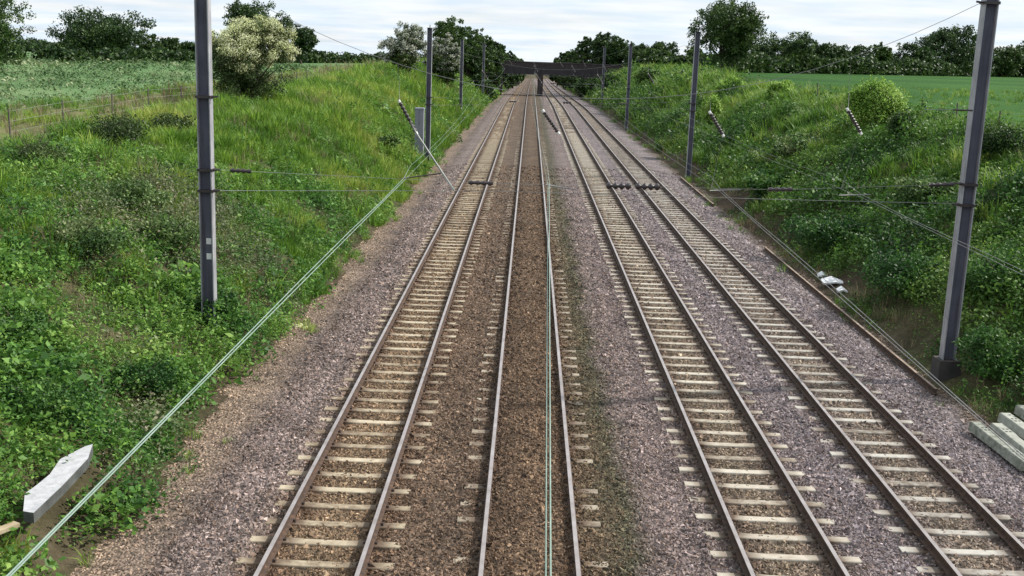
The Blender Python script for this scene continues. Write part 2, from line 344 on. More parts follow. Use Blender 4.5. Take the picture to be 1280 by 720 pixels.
def rail_mesh(cx, Ys, follow=True, z0=0.):
    V = []; k = len(HP); c0 = curve(Ys) if follow else np.zeros(len(Ys))
    for y, c_ in zip(Ys, c0): V += [(cx+c_+a, y, z0+h-(float(vdrop(y)) if follow else 0)) for a, h in HP]
    F = []; I = []
    for j in range(len(Ys)-1):
        for q in range(k):
            F.append((j*k+q, (j+1)*k+q, (j+1)*k+(q+1) % k, j*k+(q+1) % k)); I.append(1 if q in (k-1,) else 0)
    F.append(tuple(range(k))); I.append(0); F.append(tuple((len(Ys)-1)*k+q for q in reversed(range(k)))); I.append(0)
    return mesh_np('rail', V, F, [RUST, HEAD], False, I)
def sleeper_geo():
    V = []; F = []; prof_ = [(-1.25, .118, .012), (-1.235, .105, 0), (-.55, .105, 0), (-.35, .10, -.008), (.35, .10, -.008), (.55, .105, 0), (1.235, .105, 0), (1.25, .118, .012)]
    for x, hw, dz in prof_:
        dz = min(dz, 0); V += [(x, -hw-.022, -.13), (x, -hw, dz-.012), (x, -hw+.012, dz), (x, hw-.012, dz), (x, hw, dz-.012), (x, hw+.022, -.13)]
    for j in range(len(prof_)-1):
        for q in range(6):
            F.append((j*6+q, (j+1)*6+q, (j+1)*6+(q+1) % 6, j*6+(q+1) % 6))
    F.append((0, 1, 2, 3, 4, 5)); F.append(tuple((len(prof_)-1)*6+q for q in (5, 4, 3, 2, 1, 0))); return V, F
SV, SF = sleeper_geo()
RY = np.array(list(np.arange(-5, 150, 5.0)) + list(np.arange(150, 240, 3.0)) + list(np.arange(240, 700, 12.0)))
PITCHS = .765
tl = {'L': 'leftmost railway track with tan concrete sleepers, beside the left grassy bank', 'C': 'second track from the left, sleepers sunk in rust brown ballast',
      'R': 'third track from the left with pale sleepers, beside the wide ballast gap', 'F': 'rightmost railway track with grey sleepers, nearest the right bank'}
for (cx, key) in TRK:
    tr = empty('railway_track', (cx, 15, SL_TOP)); tag(tr, tl[key], 'railway track', 'four parallel railway tracks')
    inv = Matrix.Translation((-cx, -15, -SL_TOP))
    for s in (-1, 1):
        r = link('rail', rail_mesh(cx + s*.7525, RY), tr); r.matrix_parent_inverse = inv
    sm = mesh_np('sleeper', SV, SF, SLP[key]); FV = []; FF = []; clips = MB()
    sink = -.004 if key != 'C' else -.012
    y = 12.2 + {'L': .15, 'C': .5, 'R': .32, 'F': .02}[key]; i = 0
    while y < 225:
        jx, jz, jr = rng.normal(0, .012), rng.normal(0, .004), rng.normal(0, .006)
        if key == 'C': jz += rng.normal(0, .012)
        if y < 82:
            o = link('sleeper', sm, tr, (jx, y-15, sink+jz)); o.rotation_euler = (0, 0, jr)
        else:
            c_ = float(curve(y)); rj = rng.random(); bI = len(FV); FV += [(v[0]+jx+c_, v[1]+y-15, v[2]+sink+jz-float(vdrop(y))-min(.045, (y-82)*.001)*(.6+.7*rj)) for v in SV]; FF += [tuple(q+bI for q in f) for f in SF]
        if y < 60:
            for s in (-1, 1):
                for e in (-1, 1):
                    clips.box((s*.7525+e*.095, y-15, .012), (.05, .10, .05), 0, jr, .6)
        y += PITCHS + rng.normal(0, .008); i += 1
    o = link('distant_sleepers', mesh_np('distant_sleepers', FV, FF, SLP[key]), tr); o['kind'] = 'stuff'
    o = clips.build('rail_clips', CLIP, tr); o['kind'] = 'stuff'
# lengths of spare rail lying at the right edge of the ballast
SPT = simple('spare_rail_top', (.16, .11, .075), (.30, .24, .19), 5, .8)
for y0, y1, lb in ((27.0, 48.0, 'long rusty spare rail lying along the right ballast edge near the mast'), (62.0, 76.0, 'shorter rusty spare rail lying farther off along the right ballast edge')):
    me = rail_mesh(0, np.linspace(0, y1-y0, 6), False, .0); me.materials[1] = SPT
    o = link('spare_rail', me, None, (10.53, y0, -.10)); tag(o, lb, 'rail', 'spare rails at the right ballast edge')

# ------------------------------------------------------------------ road bridge
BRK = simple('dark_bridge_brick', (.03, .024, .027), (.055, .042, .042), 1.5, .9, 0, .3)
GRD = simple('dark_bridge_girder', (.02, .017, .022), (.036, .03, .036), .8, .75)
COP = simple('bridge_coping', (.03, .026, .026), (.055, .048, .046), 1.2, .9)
BY0, BCX = 242.0, 3.0; BZ = -float(vdrop(BY0))
br = empty('road_bridge', (BCX, BY0, BZ-.3)); tag(br, 'dark road bridge crossing all the tracks in the distance', 'bridge')
ib = Matrix.Translation((-BCX, -BY0, -BZ+.3))
def bpart(name, mb, mat):
    o = mb.build(name, mat, br); o.matrix_parent_inverse = ib; return o
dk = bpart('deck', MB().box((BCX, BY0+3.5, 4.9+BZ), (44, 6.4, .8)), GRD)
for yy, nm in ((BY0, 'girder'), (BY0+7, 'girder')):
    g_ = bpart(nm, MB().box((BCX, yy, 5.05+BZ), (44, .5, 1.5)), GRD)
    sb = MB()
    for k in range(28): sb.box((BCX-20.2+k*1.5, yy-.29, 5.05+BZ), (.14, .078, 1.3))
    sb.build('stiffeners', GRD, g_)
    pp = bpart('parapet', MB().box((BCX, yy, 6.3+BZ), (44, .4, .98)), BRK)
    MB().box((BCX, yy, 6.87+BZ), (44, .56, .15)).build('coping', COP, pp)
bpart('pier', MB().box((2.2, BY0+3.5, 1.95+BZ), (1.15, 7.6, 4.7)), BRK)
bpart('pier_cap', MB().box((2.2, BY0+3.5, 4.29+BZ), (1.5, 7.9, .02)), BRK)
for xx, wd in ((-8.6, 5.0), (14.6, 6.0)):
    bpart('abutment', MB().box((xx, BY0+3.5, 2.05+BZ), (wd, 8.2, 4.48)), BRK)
for xx, s in ((-9.6, -1), (15.6, 1)):
    bpart('wing_wall', MB().box((xx+s*1.0, BY0-2.6, 2.2+BZ), (.6, 4.2, 5.6), 0, -s*.35), BRK)

# ------------------------------------------------------------------ masts and overhead line
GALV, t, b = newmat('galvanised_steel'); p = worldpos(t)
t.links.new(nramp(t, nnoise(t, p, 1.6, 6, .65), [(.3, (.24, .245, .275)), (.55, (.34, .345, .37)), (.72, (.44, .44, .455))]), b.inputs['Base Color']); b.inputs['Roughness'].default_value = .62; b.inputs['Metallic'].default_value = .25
WEB = simple('weathered_web_shade_tone', (.055, .058, .085), (.10, .10, .135), 1.2, .75)  # same steel as the flanges, with shade painted into a darker, bluer colour
def streaks(m, dirt):
    t = m.node_tree; b = t.nodes['Principled BSDF']; src = b.inputs['Base Color'].links[0].from_socket
    mp = t.nodes.new('ShaderNodeMapping'); mp.inputs['Scale'].default_value = (14, 14, .55); t.links.new(worldpos(t), mp.inputs['Vector'])
    f = nramp(t, nnoise(t, mp.outputs[0], 1.0, 5, .65), [(.5, (0,)*3), (.72, (.75,)*3)])
    t.links.new(nmix(t, f, src, dirt), b.inputs['Base Color'])
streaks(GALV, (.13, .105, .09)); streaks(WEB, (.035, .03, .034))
INS = simple('brown_insulator', (.022, .018, .024), (.05, .035, .035), 8, .35)
WIRE = simple('verdigris_wire', (.15, .225, .185), (.25, .33, .28), 3, .6)
SPAN = simple('grey_span_wire', (.16, .16, .16), (.26, .26, .26), 3, .6, .3)
WHT = simple('white_plate', (.6, .6, .6), (.75, .75, .74), 4, .6)
STEEL = simple('pale_tube_steel', (.20, .22, .20), (.32, .33, .31), 3, .5, .3)
CONC = simple('weathered_concrete', (.22, .20, .17), (.40, .38, .33), 3, .9, 0, .3)
def ribbed(mb, a, c_, n=7, r0=.035, r1=.075, i=0):
    a, c_ = Vector(a), Vector(c_); pts, rr = [], []
    for k in range(n):
        for q, rad in ((.05, r0), (.4, r1), (.6, r1), (.95, r0)):
            pts.append(a.lerp(c_, (k+q)/n)); rr.append(rad)
    mb.tube(pts, rr, 8, i)
def mast(x, y, ztop, label, side, bands=(), plate=None, foot=False):
    z0 = float(zt(x, y)) - .6
    if foot: z0 = -.6
    m = empty('catenary_mast', (x, y, z0+.5)); tag(m, label, 'mast', 'overhead line masts along the cutting'); inv = Matrix.Translation((-x, -y, -z0-.5))
    d, wd, tf, tw = .34, .29, .026, .02; h = ztop - z0; zc = (ztop+z0)/2
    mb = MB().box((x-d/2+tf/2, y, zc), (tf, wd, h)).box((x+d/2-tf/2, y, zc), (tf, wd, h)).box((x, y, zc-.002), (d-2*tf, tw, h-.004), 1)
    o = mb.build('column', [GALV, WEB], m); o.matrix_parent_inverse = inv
    if foot:
        o = MB().box((x, y, -.05), (.62, .62, .7), 0, 0, .9).build('foundation', simple('dark_foundation', (.03, .028, .028), (.06, .052, .048), 3, .9), m); o.matrix_parent_inverse = inv
    for zb in bands:
        o = MB().box((x, y, zb), (d+.05, wd+.05, .07)).tube([(x+side*.2, y-.05, zb), (x+side*.36, y-.05, zb+.02)], .028, 6).build('clamp_band', INS, m); o.matrix_parent_inverse = inv
    if plate:
        for zb in plate:
            o = MB().box((x+.03, y-.02, zb), (.13, .01, .16)).build('number_plate', WHT, m); o.matrix_parent_inverse = inv
    o = MB().box((x, y, ztop+.012), (d+.04, wd+.04, .02)).tube([(x, y, ztop), (x, y, ztop+.22)], .03, 6).build('cap', INS, m); o.matrix_parent_inverse = inv
    return m
HS = [28.5, 77.4, 126.0, 175.0]
MLX, MRX = {28.5: -8.27, 77.4: -6.95, 126.0: -7.7, 175.0: -7.3}, {28.5: 11.3, 77.4: 11.25, 126.0: 11.0, 175.0: 11.3}
mlab = {(28.5, 0): 'nearest left steel mast rising out of the green bank', (28.5, 1): 'nearest right steel mast with a dark foot beside the ballast',
        (77.4, 0): 'second left steel mast, standing in front of the grey cabinet', (77.4, 1): 'second right steel mast, standing at the foot of the bank before the oak',
        (126.0, 0): 'third left steel mast, in front of the grey flowering bush', (126.0, 1): 'third right steel mast, half way to the bridge',
        (175.0, 0): 'last left steel mast before the dark bridge', (175.0, 1): 'last right steel mast before the dark bridge'}
for Y in HS:
    near = Y == 28.5
    tl_, tr_ = (10.2, 10.4) if near else ((9.24, 9.6) if Y < 100 else (9.0, 9.1))
    mast(MLX[Y], Y, tl_, mlab[(Y, 0)], 1, (4.59, 4.05, 6.45) if near else (4.6, 4.1), (2.72, 2.32) if near else None)
    mast(MRX[Y], Y, tr_, mlab[(Y, 1)], -1, (4.93, 4.4, 9.43) if near else (4.8, 4.3), None, near)
# headspans
hl = {28.5: 'nearest headspan of wires and dark insulators strung across the four tracks', 77.4: 'second headspan of cross wires between the second pair of masts',
      126.0: 'third headspan of cross wires strung between the third masts', 175.0: 'farthest headspan of cross wires just before the bridge'}
def wirepart(name, pts, r, par, inv, mat, n=6):
    o = MB().tube(pts, r, n).build(name, mat, par, True); o.matrix_parent_inverse = inv; return o
TX = [c[0] for c in TRK]
for Y in HS:
    xl, xr = MLX[Y]+.18, MRX[Y]-.18; near = Y == 28.5; top = 9.45 if near else 8.7
    e = empty('headspan', ((xl+xr)/2, Y, 4.5)); tag(e, hl[Y], 'headspan', 'headspans across the tracks'); inv = Matrix.Translation((-(xl+xr)/2, -Y, -4.5))
    zh = lambda x: 6.75 + (top-6.75)*((x-1.5)/((xr-xl)/2))**2
    wirepart('head_wire', [(x, Y, min(zh(x), top)) for x in np.linspace(xl, xr, 25)], .007, e, inv, SPAN)
    zu = lambda x: float(np.interp(x, [xl, -1.2, 2.6, 6.5, xr], [4.60, 4.50, 4.56, 4.61, 4.93]))
    zl_ = lambda x: float(np.interp(x, [xl, -1.2, 2.6, 6.5, xr], [4.05, 4.30, 4.34, 4.36, 4.42]))
    wirepart('cross_wire', [(x, Y, zu(x)) for x in (xl, -1.2, 2.6, 6.5, xr)], .005, e, inv, SPAN)
    wirepart('cross_wire', [(x, Y, zl_(x)) for x in (xl, -1.2, 2.6, 6.5, xr)], .007, e, inv, SPAN)
    insl = [(-7.65, -7.1), (-1.5, -.85), (2.05, 2.7), (2.8, 3.45), (6.2, 6.85), (10.3, 10.95)] if near else [(-1.4, -.9), (2.3, 2.9), (6.2, 6.8)]
    for a, c_ in insl:
        mb = MB(); ribbed(mb, (a, Y, zu(a)), (c_, Y, zu(c_)), 4 if near else 3, .035, .095 if 2 < a < 3 else .06); o = mb.build('insulator', INS, e, True); o.matrix_parent_inverse = inv
    tilt = [(-3.29, 6.48, -2.87, 5.75), (.38, 6.37, .75, 5.88), (4.60, 6.48, 4.94, 5.97), (8.06, 6.68, 8.42, 6.15)]
    for k, (xa, za, xb, zb) in enumerate(tilt):
        if not near and k == 0: xb, zb = xa+.35, za-.5
        mb = MB(); ribbed(mb, (xa, Y, za), (xb, Y, zb), 8, .03, .055); o = mb.build('hanger_insulator', INS, e, True); o.matrix_parent_inverse = inv
        for (qx, qz) in ((xa, za), (xb, zb)):
            d_ = Vector((xb-xa, 0, zb-za)).normalized()*.07; s_ = -1 if qz == za else 1
            o = MB().tube([(qx, Y, qz), (qx+s_*d_.x, Y, qz+s_*d_.z)], .036, 8).build('insulator_cap', WHT if near else SPAN, e); o.matrix_parent_inverse = inv
        wirepart('dropper', [(xa, Y, za), (xa-.05, Y, zh(xa-.05))], .005, e, inv, SPAN)
        if not (near and k == 0): wirepart('dropper', [(xb, Y, zb), (TX[k]+.25, Y, zu(TX[k]+.25))], .003, e, inv, SPAN)
    if near:
        wirepart('pull_off_tube', [(-3.02, Y-.05, 6.0), (-2.87, Y-.05, 5.75), (-2.35, Y-.05, 5.0), (-1.85, Y-.05, 4.29)], .024, e, inv, STEEL, 8)
        wirepart('steady_arm', [(-3.16, Y-.05, 4.56), (-2.2, Y-.05, 4.72)], .016, e, inv, INS, 8)
        wirepart('steady_arm', [(.5, Y-.05, 4.53), (1.3, Y-.05, 4.42)], .014, e, inv, SPAN, 8)
        for tx in TX[2:]:
            wirepart('steady_arm', [(tx+.2, Y-.05, 4.53), (tx+1.0, Y-.05, 4.58)], .014, e, inv, SPAN, 8)
# bracket with an insulator on the near right mast
bk = empty('mast_bracket', (11.1, 28.4, 6.8)); tag(bk, 'small dark bracket arm on the nearest right mast', 'bracket'); inv = Matrix.Translation((-11.1, -28.4, -6.8))
o = MB().tube([(11.12, 28.32, 6.8), (10.62, 28.3, 6.8)], .022, 8).build('arm', INS, bk); o.matrix_parent_inverse = inv
o = MB().tube([(10.6, 28.3, 6.8), (9.9, 28.3, 6.78)], .008, 6).build('rod', SPAN, bk); o.matrix_parent_inverse = inv
# running wires of each track
wl = ['pair of pale green overhead wires above the leftmost track', 'pair of pale green overhead wires running straight down the second track', 'thin overhead wires above the third track', 'thin overhead wires above the rightmost track']
stag = [(-3.15, -3.15), (.22, .56), (4.36, 5.0), (8.0, 8.6)]
for k in range(4):
    xa, xb = stag[k]; e = empty('overhead_wires', ((xa+xb)/2, 28.5, 4.5)); tag(e, wl[k], 'overhead wire', 'overhead wires of the tracks'); inv = Matrix.Translation((-(xa+xb)/2, -28.5, -4.5))
    X = lambda y: float(np.interp(y, [-20, 6.5, 28.5, 77.4, 126, 175, 196], [xa-.1, xa, xb, TX[k]-.15, TX[k]+.15, TX[k]-.1, TX[k]])) + float(curve(y))
    Z = lambda y: float(np.interp(y, [-20, 126, 175, 235, 260, 400], [4.5, 4.5, 4.2, 3.05, 2.7, .85]))
    yy = list(np.linspace(-20, 28.5, 12)) + list(np.linspace(30, 380, 60))
    rw = [(.0068 if k < 2 else .0045) if y <= 28.5 else .0035 for y in yy]; wm = WIRE if k < 2 else SPAN
    wirepart('contact_wire', [(X(y), y, Z(y)) for y in yy], rw, e, inv, wm)
    off = .03 if k == 1 else .0
    def ZM(y):
        if y <= 28.5: return Z(y) + .02 + .06*max(0, 1-abs(y-18)/9.0)*(1 if k != 1 else .25) + (0.05 if y > 27 else 0)
        lo = 28.5
        for a, c_ in ((28.5, 77.4), (77.4, 126), (126, 175)):
            if a <= y <= c_:
                za = 4.75 if a == 28.5 else 5.9; zc_ = 5.9 if c_ < 170 else 4.6; q = (y-a)/(c_-a); return za*(1-q)+zc_*q - 2.2*q*(1-q)*.9
        return Z(y)+.25
    wirepart('messenger_wire', [(X(y)+off, y, ZM(y)) for y in yy], rw, e, inv, wm)
    for y in (14.5, 21.5, 42, 53, 64):
        wirepart('dropper', [(X(y), y, Z(y)), (X(y)+off, y, ZM(y))], .0035, e, inv, wm)

# ------------------------------------------------------------------ lineside things
CABM = simple('grey_cabinet_paint', (.20, .21, .25), (.27, .28, .33), 2, .55)
cb = empty('equipment_cabinet', (-7.75, 80, 1.0)); inv = Matrix.Translation((7.75, -80, -1.0)); tag(cb, 'tall grey equipment cabinet on the left bank behind the second mast', 'cabinet')
zc0 = float(zt(-7.8, 80)) - .2
for nm, mb, mt in (('body', MB().box((-7.8, 80, (zc0+3.62)/2), (.62, .6, 3.62-zc0)), CABM), ('roof', MB().box((-7.8, 80, 3.67), (.70, .70, .1), 0, 0, .93), CABM),
                   ('door', MB().box((-7.95, 79.685, 2.6), (.27, .03, 1.9)), CABM), ('door', MB().box((-7.65, 79.685, 2.6), (.27, .03, 1.9)), CABM), ('handle', MB().box((-7.80, 79.655, 2.6), (.03, .03, .2)), INS)):
    o = mb.build(nm, mt, cb); o.matrix_parent_inverse = inv
# concrete slab among the nettles, bottom left
SLAB = simple('pale_slab_concrete', (.30, .305, .32), (.46, .465, .48), 5.5, .85, 0, .3, (.22, .22, .19))
out = [(29, 639), (42, 641), (78, 607), (110, 573), (116, 555), (106, 558), (90, 566), (75, 574), (62, 593), (46, 606), (31, 617)]
zs = .74
P = [atz(a, c_, zs) for a, c_ in out]; n = len(P); V = [tuple(q) for q in P] + [(q[0], q[1], zs-.17) for q in P]
ctr = np.mean(np.array(V), 0); V = [tuple(np.array(v)-ctr) for v in V]
F = [tuple(reversed(range(n)))] + [tuple(n+q for q in range(n))] + [(q, (q+1) % n, n+(q+1) % n, n+q) for q in range(n)]
import bmesh
def fix(me):
    q = bmesh.new(); q.from_mesh(me); bmesh.ops.recalc_face_normals(q, faces=q.faces); q.to_mesh(me); q.free(); return me
slab = link('concrete_slab', fix(mesh_np('concrete_slab', V, F, [SLAB, simple('dark_slab_side', (.045, .05, .048), (.11, .115, .11), 3, .95, 0, .3)], False, [0] + [1]*(len(F)-1))), None, tuple(ctr)); tag(slab, 'pale grey concrete slab with a tapered end lying in the weeds', 'slab')  # side and bottom faces get a darker concrete than the top
SLABC = ctr
tb = atz(3, 662, .6); o = MB().box((0, 0, 0), (.14, .5, .06), 0, -.5).build('timber_plank', simple('weathered_timber', (.25, .19, .11), (.40, .33, .22), 6, .85), None, False, tuple(tb)); tag(o, 'tan timber plank end in the weeds at the bottom left corner', 'plank')
# old sleepers stacked on the right
OLD = conc('old_sleeper_concrete', (.27, .28, .24), (.44, .44, .39), (.11, .125, .095)); HOLE = simple('dark_hole', (.01, .01, .01), (.02, .02, .02), 3, .9)
lbl = ['old concrete sleeper of the right stack, nearest the rails', 'old concrete sleeper, second from the rails in the right stack', 'old concrete sleeper, third from the rails in the right stack', 'old concrete sleeper of the right stack, farthest from the rails']
for k, (x, yend, z, a) in enumerate(((10.42, 24.1, .02, .04), (10.78, 23.9, .07, .02), (11.2, 24.4, .16, .05), (11.62, 24.6, .3, .03))):
    e = empty('concrete_sleeper', (x, yend-1.25, z-.21)); e.rotation_euler = (0, 0, a); tag(e, lbl[k], 'concrete sleeper', 'old sleepers piled by the right ballast edge')
    V = [(-v[1]*1.15, v[0], v[2]*1.6+.21) for v in SV]; link('beam', fix(mesh_np('beam', V, SF, OLD)), e)
    for yy in (-.83, -.67, .67, .83):
        for xx in (-.035, .05): MB().box((xx, yy, .208), (.05, .05, .012)).build('fixing_hole', HOLE, e)
# litter
LIT = simple('white_litter', (.62, .63, .65), (.78, .78, .78), 6, .7)
for k, (px, py, s, lb) in enumerate(((1028, 348, .22, 'leftmost of the three white litter scraps beside the long spare rail'), (1041, 356, .45, 'largest white litter sheet beside the long spare rail'), (1052, 367, .2, 'small white litter scrap right of the largest sheet'))):
    p_ = march(px, py); V = [(-s, -s*.7, .05), (0, -s*.8, .12), (s, -s*.6, .04), (-s*.9, s*.5, .10), (0, s*.8, .2), (s*.8, s*.7, .08)]
    V += [(v[0]*.96, v[1]*.96, v[2]-.06) for v in V]
    o = link('litter', fix(mesh_np('litter', V, [(0, 1, 4, 3), (1, 2, 5, 4), (6, 9, 10, 7), (7, 10, 11, 8), (0, 3, 9, 6), (2, 8, 11, 5), (0, 6, 7, 1), (1, 7, 8, 2), (3, 4, 10, 9), (4, 5, 11, 10)], LIT)), None, (p_[0], p_[1], p_[2]+.06)); tag(o, lb, 'litter', 'white litter by the spare rail')
YEL = simple('pale_yellow_litter', (.62, .60, .34), (.74, .72, .45), 6, .7)
for px, py, s, lb in ((373, 407, .11, 'pale yellow scrap on the left ballast edge, left of the pair'), (381, 410, .07, 'smaller pale yellow scrap on the left ballast edge')):
    p_ = atz(px, py, -.26); o = MB().box((0, 0, 0), (s*2, s*1.3, .07), 0, .4, .6).box((s*.6, s*.4, .03), (s*.8, s, .06), 0, 1.1, .5).build('litter', YEL, None, False, tuple(p_)); tag(o, lb, 'litter', 'yellow scraps by the left ballast edge')
# fences
PST = simple('grey_fence_timber', (.07, .06, .05), (.14, .12, .10), 5, .9)
def fence(x, Ys, label):
    e = empty('wire_fence', (x, Ys[0], float(zt(x, Ys[0])))); tag(e, label, 'fence', 'fences along the field edges'); inv = Matrix.Translation((-x, -Ys[0], -float(zt(x, Ys[0]))))
    tops = []
    for y in Ys:
        xx = x + rng.normal(0, .08); z = float(zt(xx, y)); h = 1.25 + rng.normal(0, .06); lx = rng.normal(0, .04)
        o = MB().tube([(xx, y, z-.3), (xx+lx, y, z+h)], [.04, .035], 7).build('post', PST, e); o.matrix_parent_inverse = inv; tops.append((xx+lx, y, z+h))
    for dz in (.12, .5, .9):
        o = MB().tube([(p_[0], p_[1]-.07, p_[2]-dz) for p_ in tops], .006, 4).build('fence_wire', SPAN, e); o.matrix_parent_inverse = inv
fence(-19.6, list(np.arange(42, 140, 5.2)), 'post and wire fence along the edge of the left field')
fence(21.4, list(np.arange(40, 150, 5.5)), 'post and wire fence along the edge of the right field')

# ------------------------------------------------------------------ vegetation: small plants
LG = leafmat('grass_blades', [(.065, .15, .018), (.135, .265, .03), (.225, .36, .045), (.34, .38, .09)], .18, .4)
LN = leafmat('weed_leaves', [(.045, .125, .026), (.09, .21, .036), (.15, .285, .05), (.235, .35, .08)], .25, .4)
LB = leafmat('bramble_leaves', [(.05, .085, .03), (.095, .14, .05), (.17, .21, .095), (.30, .27, .19)], .3, .35)
LD = leafmat('dry_stems', [(.13, .10, .055), (.22, .175, .10), (.30, .25, .15)], .3)
LC = leafmat('crop_leaves', [(.05, .105, .035), (.09, .16, .055), (.15, .22, .09), (.30, .32, .19)], .1)
LR = leafmat('dark_bank_leaves', [(.024, .07, .015), (.052, .13, .022), (.092, .19, .03), (.16, .25, .05)], .22, .35)
LY = leafmat('bank_grass_blades', [(.05, .12, .018), (.10, .21, .026), (.165, .29, .038), (.27, .33, .075)], .2, .4)
def quads(cs, u, v):      # centres, half axes -> diamond-shaped leaf quads
    V = np.stack([cs-u, cs-v*.9+u*.1, cs+u, cs+v*.9+u*.1], 1).reshape(-1, 3); F = np.arange(len(V)).reshape(-1, 4); return V, F
def unit(a): return a/np.maximum(np.linalg.norm(a, axis=-1, keepdims=True), 1e-6)
def tuft(seed, n, h, spread, wdt, mat, droop=.5):
    r = np.random.default_rng(seed); a = r.uniform(0, 6.28, n); rad = spread*np.sqrt(r.random(n))*.5; hh = h*r.uniform(.55, 1.1, n)
    base = np.stack([rad*np.cos(a), rad*np.sin(a), np.zeros(n)], -1); a2 = a + r.normal(0, .6, n); lean = droop*r.uniform(.2, 1, n)*hh
    out_ = np.stack([np.cos(a2), np.sin(a2), np.zeros(n)], -1); side = np.stack([-np.sin(a2), np.cos(a2), np.zeros(n)], -1)*wdt*.5
    m1 = base + out_*lean[:, None]*.35 + np.array([0, 0, 1])*hh[:, None]*.6; tp = base + out_*lean[:, None] + np.array([0, 0, 1])*hh[:, None]*.92
    V = np.stack([base-side, base+side, m1+side*.85, m1-side*.85, tp+side*.15, tp-side*.15], 1).reshape(-1, 3); i = np.arange(n)[:, None]*6
    F = np.concatenate([i+np.array([0, 1, 2, 3]), i+np.array([3, 2, 4, 5])]); return mesh_np('tuft', V, F, mat)
def weed(seed, n, h, spread, leaf, mat, dome=False):
    r = np.random.default_rng(seed)
    if dome:
        d = unit(r.standard_normal((n, 3))); d[:, 2] = np.abs(d[:, 2]); rad = r.uniform(.55, 1.05, n)[:, None]; c_ = d*rad*np.array([spread, spread, h])
    else:
        st = r.integers(0, 5, n); sa = np.arange(5)*1.257 + r.uniform(0, 1, 5); sx = spread*.5*np.cos(sa)[st]; sy = spread*.5*np.sin(sa)[st]
        tt = np.sqrt(r.random(n)); q = r.uniform(0, 6.28, n); rr = spread*.42*(1.15-tt*.8)*r.uniform(.3, 1, n)
        c_ = np.stack([sx+rr*np.cos(q), sy+rr*np.sin(q), h*tt*(.75+.25*np.sin(sa*3)[st])], -1)
    nrm = unit(np.array([0, 0, 1.0]) + .75*r.standard_normal((n, 3))); u = unit(np.cross(nrm, r.standard_normal((n, 3)))); v = np.cross(nrm, u)
    s = leaf*r.uniform(.6, 1.25, n)[:, None]; V, F = quads(c_, u*s, v*s*.62); return mesh_np('weed', V, F, mat)
grassL = [tuft(k, 26, .50, .40, .022, LG, .8) for k in range(4)]
grassR = [tuft(20+k, 26, .50, .42, .022, LY, .8) for k in range(4)]
weedL = [weed(40+k, 80, .60, .52, .042, LN) for k in range(4)] + [weed(45+k, 64, .36, .45, .045, LN, True) for k in range(2)] + [weed(47+k, 40, .45, .4, .066, LN, True) for k in range(2)]
weedR = [weed(50+k, 80, .62, .52, .042, LR) for k in range(4)] + [weed(55+k, 70, .5, .55, .046, LR, True) for k in range(2)]
bramL = [weed(60+k, 110, .55, .75, .042, LB, True) for k in range(4)]
dry = [tuft(70+k, 14, .62, .35, .014, LD, .5) for k in range(3)]
cropS = [weed(80+k, 14, .28, .30, .07, LC, True) for k in range(3)]
def n2(X, Y, f, k): return wob(X, Y, f, k)*.6 + wob(X*1.3+7, Y*.9-3, f*2.2, k+1.3)*.4
def area(x0, x1, y0, y1, dens):
    n = int((x1-x0)*(y1-y0)*dens); return rng.uniform(x0, x1, n), rng.uniform(y0, y1, n)
def clear(X, Y):
    ok = ~((np.abs(X-SLABC[0]-.03) < .38) & (np.abs(Y-SLABC[1]) < 1.75)) & ~((X < 12.0) & (X > 10) & (Y > 20.5) & (Y < 25.2)) & ~((np.abs(X+7.8) < .7) & (np.abs(Y-79.9) < .8))
    ok &= ~((X > 9.9) & (X < 12.4) & (np.abs(Y-28.5) < 1.3)) & ~((np.abs(X-11.1) < .9) & (np.abs(Y-39.5) < 1.6))
    return ok
def put(name, X, Y, keep, scale, src, label, cat, sink=.03):
    k = keep & clear(X, Y) & ~((Y > 239) & (Y < 251)); X, Y, s = X[k], Y[k], scale[k]; n = len(X)
    Xc = X + curve(Y); pts = np.stack([Xc, Y, zt(Xc, Y)-sink], -1); rot = np.stack([rng.normal(0, .14, n), rng.normal(0, .14, n), rng.uniform(0, 6.28, n)], -1)
    return scatter(name, pts, rot, s*rng.uniform(.65, 1.35, n), src, label=label, cat=cat)
bands_ = [(9, 24, 1.0, 1.0), (24, 40, .75, 1.1), (40, 70, .5, 1.22), (70, 120, .26, 1.65), (120, 238, .11, 2.6), (251, 400, .05, 3.4)]
def banded(x0, x1, dens):
    X, Y, S = [], [], []
    for y0, y1, f, s in bands_:
        a, c_ = area(x0, x1, y0, y1, dens*f); X.append(a); Y.append(c_); S.append(np.full(len(a), s))
    return np.concatenate(X), np.concatenate(Y), np.concatenate(S)
# left bank
X, Y, S = banded(-19, -6.6, 19); zone = n2(X, Y, .28, .4); toe = LTOE + .35*wob(Y*0, Y, .35, 1.0) + .55*n2(X, Y, .9, 2.0)
hi = np.clip((-X-10)/6, 0, 1)*.7 + np.clip((Y-32)/25, 0, 1)*.9
isg = (zone + hi - .55 + .35*rng.standard_normal(len(X))) > 0
edge = X < toe
put('bank_grass', X, Y, edge & isg, S*.88*(1+.5*n2(X, Y, .9, 3.3)), grassL, 'long bright green grass over the left cutting bank', 'grass')
Xw, Yw, Sw = X[~isg & edge], Y[~isg & edge], S[~isg & edge]
brz = n2(Xw, Yw, .33, 2.7) + 1.0*np.exp(-(((Xw+11.5)/2.6)**2 + ((Yw-34)/8)**2)) - .2
isb = (brz + .25*rng.standard_normal(len(Xw))) > .45
put('nettles', Xw, Yw, ~isb, Sw*(1+.6*n2(Xw, Yw, .8, .9)), weedL, 'dense leafy nettles and weeds on the near left bank', 'weeds')
put('brambles', Xw, Yw, isb & (rng.random(len(Xw)) < .6), Sw*1.0, bramL, 'greyish green brambles on the left bank by the mast', 'brambles')
X, Y, S = banded(-24.5, -7.2, 2.6); dz_ = n2(X, Y, .4, 4.4)
